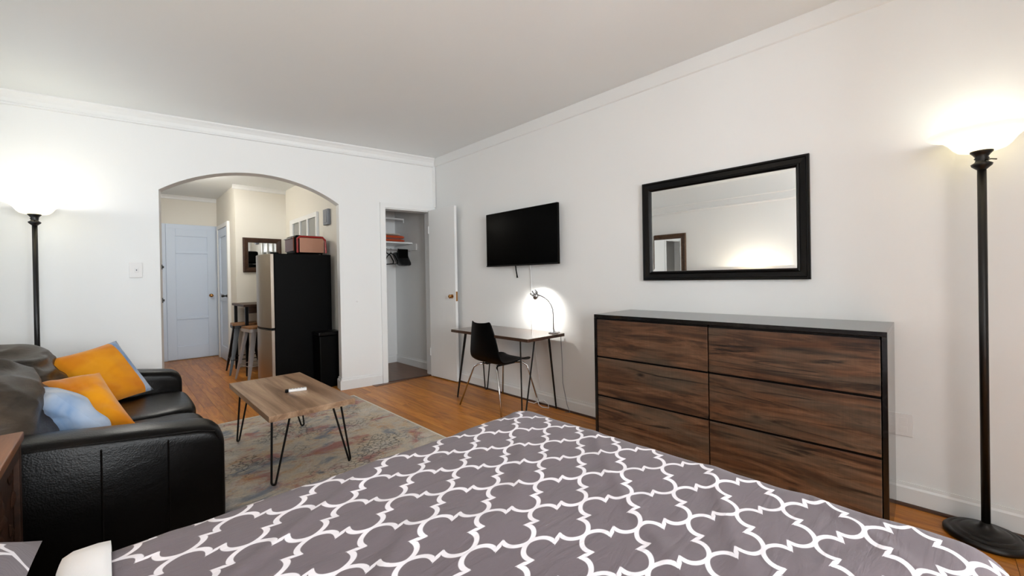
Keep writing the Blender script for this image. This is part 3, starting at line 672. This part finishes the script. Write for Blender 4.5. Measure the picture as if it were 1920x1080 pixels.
# ---- coffee table and remote
t = thing('coffee_table', 'grey-brown wooden coffee table on black hairpin legs standing on the rug', 'table', (.85, 3.11, .009))
cx0, cx1, cy0, cy1, cz = .608, 1.094, 2.565, 3.640, .452
w5 = (cx1-cx0)
wob('table_top', bx(cx0, cx1, cy0, cy1, cz-.035, cz), M['table'], t, bevel=.002)
for (px, sx, fx) in ((cx0+.045, 1, .655), (cx1-.045, -1, 1.10)):
    for (py, sy, fy) in ((cy0+.05, 1, 2.685), (cy1-.05, -1, 3.62)):
        l = wob('leg', hairpin((px+sx*.075, py, cz-.039), (px, py+sy*.075, cz-.039), (fx, fy, .009), .0062), M['rod'], t)
        pl = BM(); box(pl, min(px, px+sx*.09), max(px, px+sx*.09), min(py, py+sy*.09), max(py, py+sy*.09), cz-.039, cz-.035); sub('mount_plate', pl, M['rod'], l)
t = thing('remote_control', 'white remote control with black end lying on the coffee table', 'remote', (.885, 3.03, cz), math.radians(-16))
obj('body', bx(-.045, .065, -.018, .018, 0, .018), M['white'], t, bevel=.005, seg=3)
obj('end_cap', bx(-.066, -.0455, -.018, .018, 0, .017), M['blackpl'], t, bevel=.004)
for k in range(5): obj('button', lathe(BM(), [(0, .018), (.004, .018), (.004, .0195), (0, .0195)], 10, -.03+.018*k, 0), M['greypl'], t)

# ---- rug
t = thing('rug', 'faded multicoloured distressed rug under the coffee table', 'rug', (.75, 2.7, 0))
wob('pile', bx(-.20, 1.765, 1.35, 4.185, .0005, .008), M['rug'], t)
bm = BM(); box(bm, 1.765, 1.779, 1.35, 4.199, .0005, .009); box(bm, -.20, 1.765, 4.185, 4.199, .0005, .009); box(bm, -.20, 1.779, 1.336, 1.35, .0005, .009)
wob('bound_edge', bm, M['cream'], t)

# ---- sofa
t = thing('sofa', 'black leather two-seat sofa with soft back cushions facing the coffee table', 'sofa', (-.14, 3.08, .009))
sx0, sx1, sy0, sy1 = -.66, .352, 2.205, 3.985
def arm_bm(y0, y1):
    o = [(sx0+.02, .05), (sx1-.01, .05), (sx1, .07)] + arc(sx1-.085, .575-.085, .085, 0, PI*.46, 7) + [(.10, .602), (-.15, .632), (-.40, .655), (sx0+.06, .665), (sx0+.02, .63)]
    bm = BM(); n = len(o); rows = []
    for y, k in ((y0, .030), (y0+.006, .016), (y0+.022, .005), (y0+.05, 0), ((y0+y1)/2, -.004), (y1-.05, 0), (y1-.022, .005), (y1-.006, .016), (y1, .030)):
        rows.append([bm.verts.new((x+(-.5*k if x > 0 else .3*k), y, z-(k if z > .3 else 0))) for x, z in o])
    for a, b in zip(rows, rows[1:]):
        for i in range(n): bm.faces.new((a[i], b[i], b[(i+1) % n], a[(i+1) % n]))
    bm.faces.new(rows[0][::-1]); bm.faces.new(rows[-1]); bmesh.ops.recalc_face_normals(bm, faces=bm.faces); return bm
for y0, y1 in ((sy0, sy0+.215), (sy1-.215, sy1)):
    a = wob('arm', arm_bm(y0, y1), M['leather'], t, smooth=True, bevel=.01)
    yo = y0 if y0 == sy0 else y1; sg = -1 if y0 == sy0 else 1
    for xs_ in (-.04, .155): sub('seam', tube(BM(), [(xs_, yo+sg*.001, .06), (xs_, yo+sg*.001, .565-xs_*.1), (xs_, yo-sg*.02, .59-xs_*.1), (xs_, yo-sg*.12, .602-xs_*.1)], .0035, 6), M['leather'], a)
    sub('piping', tube(BM(), [(sx1-.012, yo-sg*.006, .07), (sx1-.012, yo-sg*.006, .48), (sx1-.04, yo-sg*.004, .545), (sx1-.10, yo-sg*.004, .563), (-.2, yo-sg*.006, .615), (-.6, yo-sg*.006, .64)], .004, 6), M['leather'], a)
wob('base', bx(sx0+.03, sx1-.03, sy0+.21, sy1-.21, .06, .30), M['leather'], t, bevel=.02, smooth=True)
wob('back_frame', bx(sx0, -.44, sy0+.05, sy1-.05, .06, .70), M['leather'], t, bevel=.06, seg=4, smooth=True)
def soft_box(x0, x1, y0, y1, z0, z1, p=5., n=18, wr=.01, fx=None):
    bm = bmesh.new(); bmesh.ops.create_cube(bm, size=2); bmesh.ops.subdivide_edges(bm, edges=bm.edges, cuts=n, use_grid_fill=True)
    for v in bm.verts:
        d = v.co.copy(); m_ = (abs(d.x)**p+abs(d.y)**p+abs(d.z)**p)**(1/p); d = d/m_
        q = Vector(((x0+x1)/2+d.x*(x1-x0)/2, (y0+y1)/2+d.y*(y1-y0)/2, (z0+z1)/2+d.z*(z1-z0)/2))
        if fx: q = fx(q, d)
        if wr: q += d.normalized()*wr*noise.noise(Vector((q.x*16, q.y*3.2, q.z*5)))
        v.co = q
    return bm
ym = (sy0+sy1)/2
for y0, y1 in ((sy0+.212, ym-.002), (ym+.002, sy1-.212)):
    wob('seat_cushion', soft_box(-.46, sx1+.012, y0, y1, .29, .455, 7., wr=.006), M['leather'], t, smooth=True)
def lean(q, d):
    q.x -= .40*(q.z-.45); q.z += .03*math.sin(d.y*2.2+.7)*max(0, d.z)
    s1 = 1-abs(noise.noise(Vector((q.x*3+q.z*2, q.y*2.6+q.z*5, q.z*9-q.y*3))))*2.2
    s2 = 1-abs(noise.noise(Vector((q.x*4+5, q.y*3-q.z*7, q.z*13+q.y*4))))*2.2
    return q+d.normalized()*(.026*max(-.6, s1)+.018*max(-.6, s2))
for y0, y1 in ((sy0+.20, ym+.02), (ym-.01, sy1-.19)):
    wob('back_cushion', soft_box(-.46, -.15, y0, y1, .44, .83, 3.4, n=44, wr=.006, fx=lean), M['leather2'], t, smooth=True)
for x in (sx0+.08, sx1-.08):
    for y in (sy0+.08, sy1-.08): wob('leg', lathe(BM(), [(0, .009), (.022, .009), (.028, .06), (0, .06)], 12, x, y), M['black'], t)

# cushions on the sofa
G = 'throw cushions on the sofa'
cushion('cushion', 'large amber velvet cushion with pale blue back propped at the far sofa arm', 'cushion', [(-.275, 3.62, .765), (.012, 3.80, .825), (.19, 3.70, .480), (-.09, 3.50, .45)], .052, M['orange'], M['blue'], G, seed=1, wrap=3)
cushion('cushion', 'creased amber velvet cushion in the middle of the sofa pile', 'cushion', [(-.285, 3.13, .715), (-.056, 3.08, .735), (.078, 2.80, .488), (-.16, 2.84, .47)], .06, M['orange'], M['orange'], G, seed=5, nz=.016)
cushion('cushion', 'pale blue velvet cushion leaning beside the near sofa arm', 'cushion', [(-.285, 2.90, .742), (-.19, 2.66, .735), (-.01, 2.58, .53), (-.16, 2.79, .47)], .065, M['blue'], M['blue'], G, seed=9, nz=.016)

# ---- nightstand with carved side and table lamp
t = thing('nightstand', 'carved brown wooden nightstand between the sofa and the bed', 'nightstand', (-.48, 1.84, 0))
nx0, nx1, ny0, ny1, nzt = -.72, -.222, 1.50, 2.155, .708
wob('top', bx(nx0, nx1, ny0, ny1, nzt-.028, nzt), M['night'], t, bevel=.004)
wob('body', bx(nx0+.02, nx1-.022, ny0+.015, ny1-.012, .04, nzt-.0285), M['nightdark'], t)
bm = BM()
for y0, y1, z0, z1 in ((ny0+.01, ny0+.05, .0, nzt-.029), (ny1-.05, ny1-.008, .0, nzt-.029), (ny0+.05, ny1-.05, nzt-.075, nzt-.029), (ny0+.05, ny1-.05, .04, .09)): box(bm, nx1-.022, nx1-.006, y0, y1, z0, z1)
pf = wob('carved_panel', bm, M['nightdark'], t, bevel=.003)
def leaf(y, z, a, L, wd):
    bm = BM(); c, s = math.cos(a), math.sin(a); x = nx1-.0215; vs = []
    for u, ww, h_ in ((0, .0, 0), (.25, .8, .006), (.55, 1, .009), (.8, .6, .006), (1, 0, 0)):
        for q, hh in ((-1, 0), (0, 1), (1, 0)): vs.append(bm.verts.new((x+h_*hh+.001, y+L*u*c-q*ww*wd*s, z+L*u*s+q*ww*wd*c)))
    for i in range(4):
        for k in range(2): b_ = i*3+k; bm.faces.new((vs[b_], vs[b_+3], vs[b_+4], vs[b_+1]))
    return bm
for k in range(10):
    a = 2*PI*k/10
    for zc in (.50, .22): sub('carved_leaf', leaf(1.83+.03*math.cos(a), zc+.03*math.sin(a), a, .085 if k % 2 else .11, .022), M['nightdark'], pf, smooth=True)
for yy in (1.61, 2.06):
    for k in range(6): sub('carved_leaf', leaf(yy, .14+.085*k, PI/2+(.6 if k % 2 else -.6), .07, .018), M['nightdark'], pf, smooth=True)
t = thing('table_lamp', 'small lit table lamp with a linen shade on the nightstand', 'lamp', (-.54, 1.72, nzt))
obj('base', lathe(BM(), [(0, 0), (.06, 0), (.06, .012), (.02, .03), (.035, .09), (.045, .14), (.02, .20), (.012, .24), (0, .24)], 24), M['bronze'], t, smooth=True)
obj('stem', tube(BM(), [(0, 0, .235), (0, 0, .32)], .006), M['gold'], t)
obj('shade', lathe(BM(), [(.125, .24), (.085, .42), (.083, .42), (.123, .24)], 32, closed=True), M['shade2'], t, smooth=True)
obj('bulb', lathe(BM(), [(0, .30), (.02, .31), (.028, .34), (.02, .365), (0, .372)], 16), M['bulb'], t, smooth=True)
point_light('table_lamp_light', (0, 0, .395), 15, (1, .89, .73), .02, t)
# framed mirror on the left wall, seen in the reflection
PR2 = [(0, 0), (0, .03), (.012, .036), (.05, .022), (.07, .03), (.08, .012), (.08, 0)]
framed('wall_mirror', 'bronze framed mirror above the sofa, seen in the dresser mirror', 'mirror', PR2, .70, .88, M['mirror'], M['frame_br'], (XL+.002, 3.05, .99), PI/2, .08)

# ---- torchiere floor lamps
def floor_lamp(name, label, loc, rz, power):
    t = thing(name, label, 'lamp', loc, rz, 'black torchiere floor lamps')
    obj('base', lathe(BM(), [(0, 0), (.128, 0), (.135, .006), (.135, .016), (.126, .026), (.114, .027), (.109, .024), (.103, .033), (.088, .035), (.083, .032), (.077, .041), (.06, .044), (.034, .050), (.022, .062), (.016, .075), (0, .075)], 48), M['bronze'], t, smooth=True)
    p = obj('pole', lathe(BM(), [(0, .07), (.0145, .07), (.0145, 1.655), (0, 1.655)], 20), M['bronze'], t, smooth=True)
    obj('collar', lathe(BM(), [(.012, 1.642), (.02, 1.65), (.032, 1.662), (.034, 1.67), (.022, 1.678), (.019, 1.688), (.024, 1.694), (.020, 1.70), (.027, 1.712), (.036, 1.722), (.036, 1.727), (0, 1.727)], 28), M['bronze'], t, smooth=True)
    obj('turn_switch', tube(BM(), [(0, -.015, 1.684), (0, -.05, 1.680), (0, -.075, 1.672)], .0028, 6), M['bronze'], t)
    prof = [(.030, 1.727), (.060, 1.729), (.074, 1.734), (.088, 1.748), (.104, 1.772), (.124, 1.792), (.148, 1.803), (.166, 1.808), (.172, 1.814), (.168, 1.818), (.146, 1.810), (.120, 1.799), (.099, 1.778), (.083, 1.754), (.070, 1.740), (.030, 1.734)]
    obj('glass_bowl', lathe(BM(), prof, 48, closed=True), M['shade'], t, smooth=True)
    obj('bulb', lathe(BM(), [(0, 1.738), (.016, 1.742), (.030, 1.768), (.026, 1.79), (0, 1.80)], 16), M['bulb'], t, smooth=True)
    point_light('floor_lamp_light', (0, 0, 1.815), power, (1, .97, .92), .03, t)
    return t
floor_lamp('floor_lamp', 'tall black floor lamp with lit glass bowl beside the dresser', (2.765, -.168, 0), math.radians(-60), .75)
floor_lamp('floor_lamp', 'tall black floor lamp with lit glass bowl behind the sofa', (-.402, 4.60, 0), 0, 2.3)

# ---- switches and outlets
t = thing('light_switch', 'square white light switch plate left of the arch', 'switch', fr(-2.80, -.001, 1.322), AN)
obj('plate', bx(-.043, .043, -.008, 0, -.066, .066), M['white'], t, bevel=.003); obj('dimmer', bx(-.006, .018, -.014, -.008, -.020, .020), M['white'], t, bevel=.002); obj('toggle', bx(.003, .009, -.019, -.0141, -.007, .007), M['greypl'], t)
t = thing('wall_outlet', 'white wall outlet plate low beside the dresser', 'outlet', (XR-.001, .100, .41), 0)
obj('plate', bx(-.006, 0, -.036, .036, -.058, .058), M['white'], t, bevel=.002)
for z in (-.022, .022): obj('socket', bx(-.0075, -.006, -.016, .016, z-.014, z+.014), M['white'], t, bevel=.001)
t = thing('wall_plug', 'tiny white blank plate between the arch and the closet', 'plate', fr(-.957, -.001, .966), AN)
obj('plate', lathe(BM(), [(0, 0), (.012, 0), (.010, .004), (0, .005)], 12), M['white'], t).rotation_euler = (PI/2, 0, 0)

for k, z in enumerate((1.352, 1.048)):
    t = thing('latch_plate', ['small dark latch plate on the left arch jamb, the upper one', 'small dark latch plate on the left arch jamb, the lower one'][k], 'latch', fr(aL, .10, z), AN, 'dark latch plates on the arch jamb')
    obj('plate', bx(0, .006, -.012, .012, -.022, .022), M['bronze'], t, bevel=.001); obj('strike', bx(.006, .016, -.006, .006, -.010, .010), M['bronze'], t)

# ---- closet contents
t = thing('closet_shelf', 'white closet shelf holding folded towels', 'shelf', (2.55, 5.1, 1.68))
wob('board', bx(2.101, 2.964, 4.98, 5.459, 1.69, 1.71), M['trim'], t); wob('cleat', bx(2.946, 2.9645, 4.86, 5.45, 1.60, 1.685), M['trim'], t, bevel=.003)
t = thing('upper_rail', 'thin white rail near the closet top', 'rail', (2.5, 5.1, 2.0))
wob('rail', bx(2.101, 2.905, 5.095, 5.11, 2.025, 2.045), M['trim'], t); wob('end_hook', bx(2.893, 2.905, 5.095, 5.11, 1.985, 2.0245), M['trim'], t)
rod_ = obj('clothes_rod', tube(BM(), [(2.102, 5.02, 1.60), (2.945, 5.02, 1.60)], .013, 12), M['gun']); tag(rod_, 'dark metal clothes rod under the closet shelf', 'rod')
def folded(z0, z1, x0, x1, y0, y1): return soft_box(x0, x1, y0, y1, z0, z1, 4.5, 8, .004)
o = obj('folded_towel', folded(1.714, 1.754, 2.50, 2.905, 5.02, 5.33), M['terracotta'], smooth=True); tag(o, 'folded terracotta towel lying directly on the closet shelf', 'towel', 'folded towels')
o = obj('folded_towel', folded(1.759, 1.803, 2.50, 2.900, 5.02, 5.32), M['terracotta'], smooth=True); tag(o, 'folded terracotta towel on top of another towel', 'towel', 'folded towels')
o = obj('folded_cloth', folded(1.809, 1.828, 2.50, 2.84, 5.04, 5.30), M['cream'], smooth=True); tag(o, 'thin cream cloth folded on top of the terracotta towels', 'cloth')
def hang_bag(x0, x1, y0, y1, z0, z1, sh):
    def fx(q, d): q.x += sh*max(0, (z1-q.z)/(z1-z0)); return q
    return soft_box(x0, x1, y0, y1, z0, z1, 4, 12, .012, fx)
t = thing('hanging_bag', 'black cloth bag hanging from the closet rod', 'bag', (2.82, 5.02, 1.585))
wob('bag_body', hang_bag(2.69, 2.87, 4.94, 5.10, 1.385, 1.575, .085), M['darkcloth'], t, smooth=True)
wob('flap', bx(2.715, 2.865, 4.925, 4.939, 1.49, 1.61), M['blackpl'], t, bevel=.005)
wob('strap', tube(BM(), [(2.76, 5.02, 1.56), (2.76, 5.035, 1.60), (2.77, 5.02, 1.619), (2.78, 5.005, 1.60), (2.78, 5.02, 1.56)], .006), M['blackpl'], t)
for k, x in enumerate((2.60, 2.66)):
    t = thing('clothes_hanger', ['black clothes hanger on the rod farthest from the bag', 'black clothes hanger on the rod right beside the bag'][k], 'hanger', (x, 5.02, 1.40), 0, 'black hangers')
    wob('hook', tube(BM(), [(x, 5.02, 1.56), (x, 5.02, 1.59), (x, 5.034, 1.605), (x, 5.02, 1.618), (x, 5.006, 1.606)], .003, 6), M['blackpl'], t)
    wob('shoulder_bar', tube(BM(), [(x, 4.84, 1.44), (x, 4.92, 1.52), (x, 5.02, 1.56), (x, 5.12, 1.52), (x, 5.20, 1.44)], .007, 6), M['blackpl'], t)
    wob('cross_bar', tube(BM(), [(x, 4.84, 1.44), (x, 4.85, 1.41), (x, 5.19, 1.41), (x, 5.20, 1.44)], .006, 6), M['blackpl'], t)

# ---- kitchen: refrigerator
t = thing('refrigerator', 'tall black refrigerator with curved stainless doors beyond the arch', 'refrigerator', (1.55, 5.24, 0))
fx0, fx1, fy0, fy1, fz = 1.252, 1.852, 4.95, 5.56, 1.508
wob('cabinet', bx(fx0, fx1, fy0, fy1, .03, fz), M['blackpl'], t, bevel=.006)
def curved_door(z0, z1):
    o = [(fx0-.004, fy0), (fx0-.036, fy0)] + [(fx0-.036-.045*math.sin(PI*k/12), fy0+(fy1-fy0)*k/12) for k in range(1, 12)] + [(fx0-.036, fy1), (fx0-.004, fy1)]
    return prism(BM(), o, lambda x, y: (x, y, z0), lambda x, y: (x, y, z1))
for z0, z1 in ((.06, .675), (.70, fz-.004)):
    d = wob('door', curved_door(z0, z1), M['steel'], t, bevel=.003)
    sub('handle_recess', bx(fx0-.034, fx0-.006, fy0+.002, fy1-.002, *((z1, z1+.012) if z0 < .1 else (z0-.012, z0))), M['blackpl'], d)
wob('hinge_cap', bx(fx0-.03, fx0+.05, fy0+.01, fy0+.06, fz, fz+.014), M['blackpl'], t, bevel=.004)
for x in (fx0+.05, fx1-.05):
    for y in (fy0+.05, fy1-.05): wob('foot', lathe(BM(), [(0, 0), (.018, 0), (.018, .03), (0, .03)], 10, x, y), M['blackpl'], t)
# toaster oven on the refrigerator
t = thing('toaster_oven', 'red and black toaster oven on top of the refrigerator', 'toaster oven', (1.65, 5.25, fz))
tz = fz+.016
wob('housing', bx(1.5070, 1.8320, 5.09, 5.45, tz, tz+.215), M['blackpl'], t, bevel=.03, seg=4)
wob('side_panel', bx(1.5520, 1.8220, 5.080, 5.0895, tz+.012, tz+.185), mat('copper_panel', sl(176, 132, 112), .3, .8), t, bevel=.003)
wob('red_trim', tube(BM(), [(1.5290, 5.083, tz+.01), (1.5290, 5.083, tz+.17), (1.5620, 5.083, tz+.198), (1.8070, 5.083, tz+.198), (1.8380, 5.083, tz+.165), (1.8440, 5.083, tz+.01)], .012, 8), M['red'], t)
dr = wob('door', bx(1.4940, 1.5065, 5.12, 5.43, tz+.03, tz+.19), mat('amber_glass', sl(110, 62, 44), .12, .5), t, bevel=.003)
sub('handle', tube(BM(), [(1.4940, 5.13, tz+.18), (1.4770, 5.14, tz+.18), (1.4770, 5.41, tz+.18), (1.4940, 5.42, tz+.18)], .005), M['chrome'], dr)
for x in (1.5320, 1.8070):
    for y in (5.12, 5.42): wob('foot', lathe(BM(), [(0, fz), (.012, fz), (.012, tz), (0, tz)], 10, x, y), M['blackpl'], t)
# bin
t = thing('trash_can', 'slim black trash can squeezed between the arch and refrigerator', 'trash can', (1.73, 4.80, 0))
def taper(x0, x1, y0, y1, z0, z1, k):
    bm = box(BM(), x0, x1, y0, y1, z0, z1)
    for v in bm.verts:
        if v.co.z < z0+.001: v.co.x = (x0+x1)/2+(v.co.x-(x0+x1)/2)*k; v.co.y = (y0+y1)/2+(v.co.y-(y0+y1)/2)*k
    return bm
wob('bin', taper(1.625, 1.875, 4.725, 4.935, .0, .585, .94), M['blackpl'], t, bevel=.015, seg=3)
wob('lid', bx(1.618, 1.882, 4.718, 4.940, .586, .628), M['black'], t, bevel=.012, seg=3)
wob('pedal', bx(1.595, 1.625, 4.80, 4.86, .012, .026), M['gun'], t)
# thermostat box
t = thing('door_chime', 'small grey box fixed high on the kitchen wall', 'chime', (1.899, 5.16, 1.98))
wob('housing', bx(1.862, 1.8995, 5.06, 5.21, 1.885, 2.075), M['greypl'], t, bevel=.006)
wob('grille', bx(1.856, 1.862, 5.085, 5.185, 1.91, 2.05), M['greypl'], t, bevel=.002)
# kitchen mirror
framed('wall_mirror', 'small dark framed mirror on the kitchen wall above the table', 'mirror', [(0, 0), (0, .02), (.02, .026), (.06, .018), (.068, .008), (.068, 0)], .495, .495, M['mirror'], M['darkwood'], (1.578, 6.828, 1.345), 0, .068)
# bar table
t = thing('bar_table', 'tall dark wooden table beneath the kitchen mirror', 'table', (1.45, 6.40, 0))
wob('table_top', bx(1.185, 1.80, 6.08, 6.80, .885, .915), M['darkwood'], t, bevel=.003)
for x in (1.205, 1.74):
    for y in (6.10, 6.745): wob('leg', bx(x, x+.035, y, y+.035, 0, .884), M['black'], t)
wob('apron', bx(1.245, 1.74, 6.108, 6.12, .80, .884), M['darkwood'], t)
# stools
def stool(loc, rz, label, mt):
    t = thing('bar_stool', label, 'stool', loc, rz, 'metal bar stools at the tall table')
    obj('seat', prism(BM(), rounded_rect(-.15, .15, -.15, .15, .03), lambda x, y: (x, y, .632), lambda x, y: (x, y, .655)), M['stoolseat'], t, bevel=.004)
    obj('seat_rim', prism(BM(), rounded_rect(-.152, .152, -.152, .152, .03), lambda x, y: (x, y, .595), lambda x, y: (x, y, .6315)), mt, t)
    for a in (-1, 1):
        for b in (-1, 1):
            bm = BM(); P0 = Vector((a*.125, b*.125, .596)); P1 = Vector((a*.205, b*.205, 0)); vs = []
            for P, wd in ((P0, .055), (P0.lerp(P1, .5), .045), (P1, .02)):
                for dx_, dy_ in ((0, 0), (-a*wd, 0), (-a*wd, -b*.006), (-a*.006, -b*.006), (-a*.006, -b*wd), (0, -b*wd)): vs.append(bm.verts.new((P.x+dx_, P.y+dy_, P.z)))
            for i in range(2):
                for k in range(6): bm.faces.new((vs[i*6+k], vs[i*6+(k+1) % 6], vs[i*6+6+(k+1) % 6], vs[i*6+6+k]))
            bm.faces.new(vs[:6][::-1]); bm.faces.new(vs[-6:]); bmesh.ops.recalc_face_normals(bm, faces=bm.faces)
            obj('leg', bm, mt, t)
    q = .178; obj('foot_ring', tube(BM(), [(q, q, .19), (-q, q, .19), (-q, -q, .19), (q, -q, .19)], .007, 8, closed=True), mt, t)
    return t
stool((1.30, 5.87, 0), math.radians(8), 'grey metal bar stool with wooden seat, nearer the refrigerator', M['gun'])
stool((1.275, 6.50, 0), math.radians(-4), 'dark metal bar stool half hidden behind the nearer stool', M['bronze'])
# unseen ceiling light added to brighten kitchen and hall, hidden by the arch head
t = thing('kitchen_fill_lamp', 'added round glass ceiling lamp brightening the kitchen from out of view', 'lamp', (.52, 6.20, HK))
obj('canopy', lathe(BM(), [(0, 0), (.10, 0), (.10, -.02), (0, -.02)], 24), M['white'], t)
obj('glass_dome', lathe(BM(), [(.135, -.02), (.13, -.05), (.10, -.08), (.05, -.097), (0, -.10)], 28), M['shade'], t, smooth=True)
point_light('kitchen_fill_light', (0, 0, -.16), 20, (1, .96, .9), .08, t)
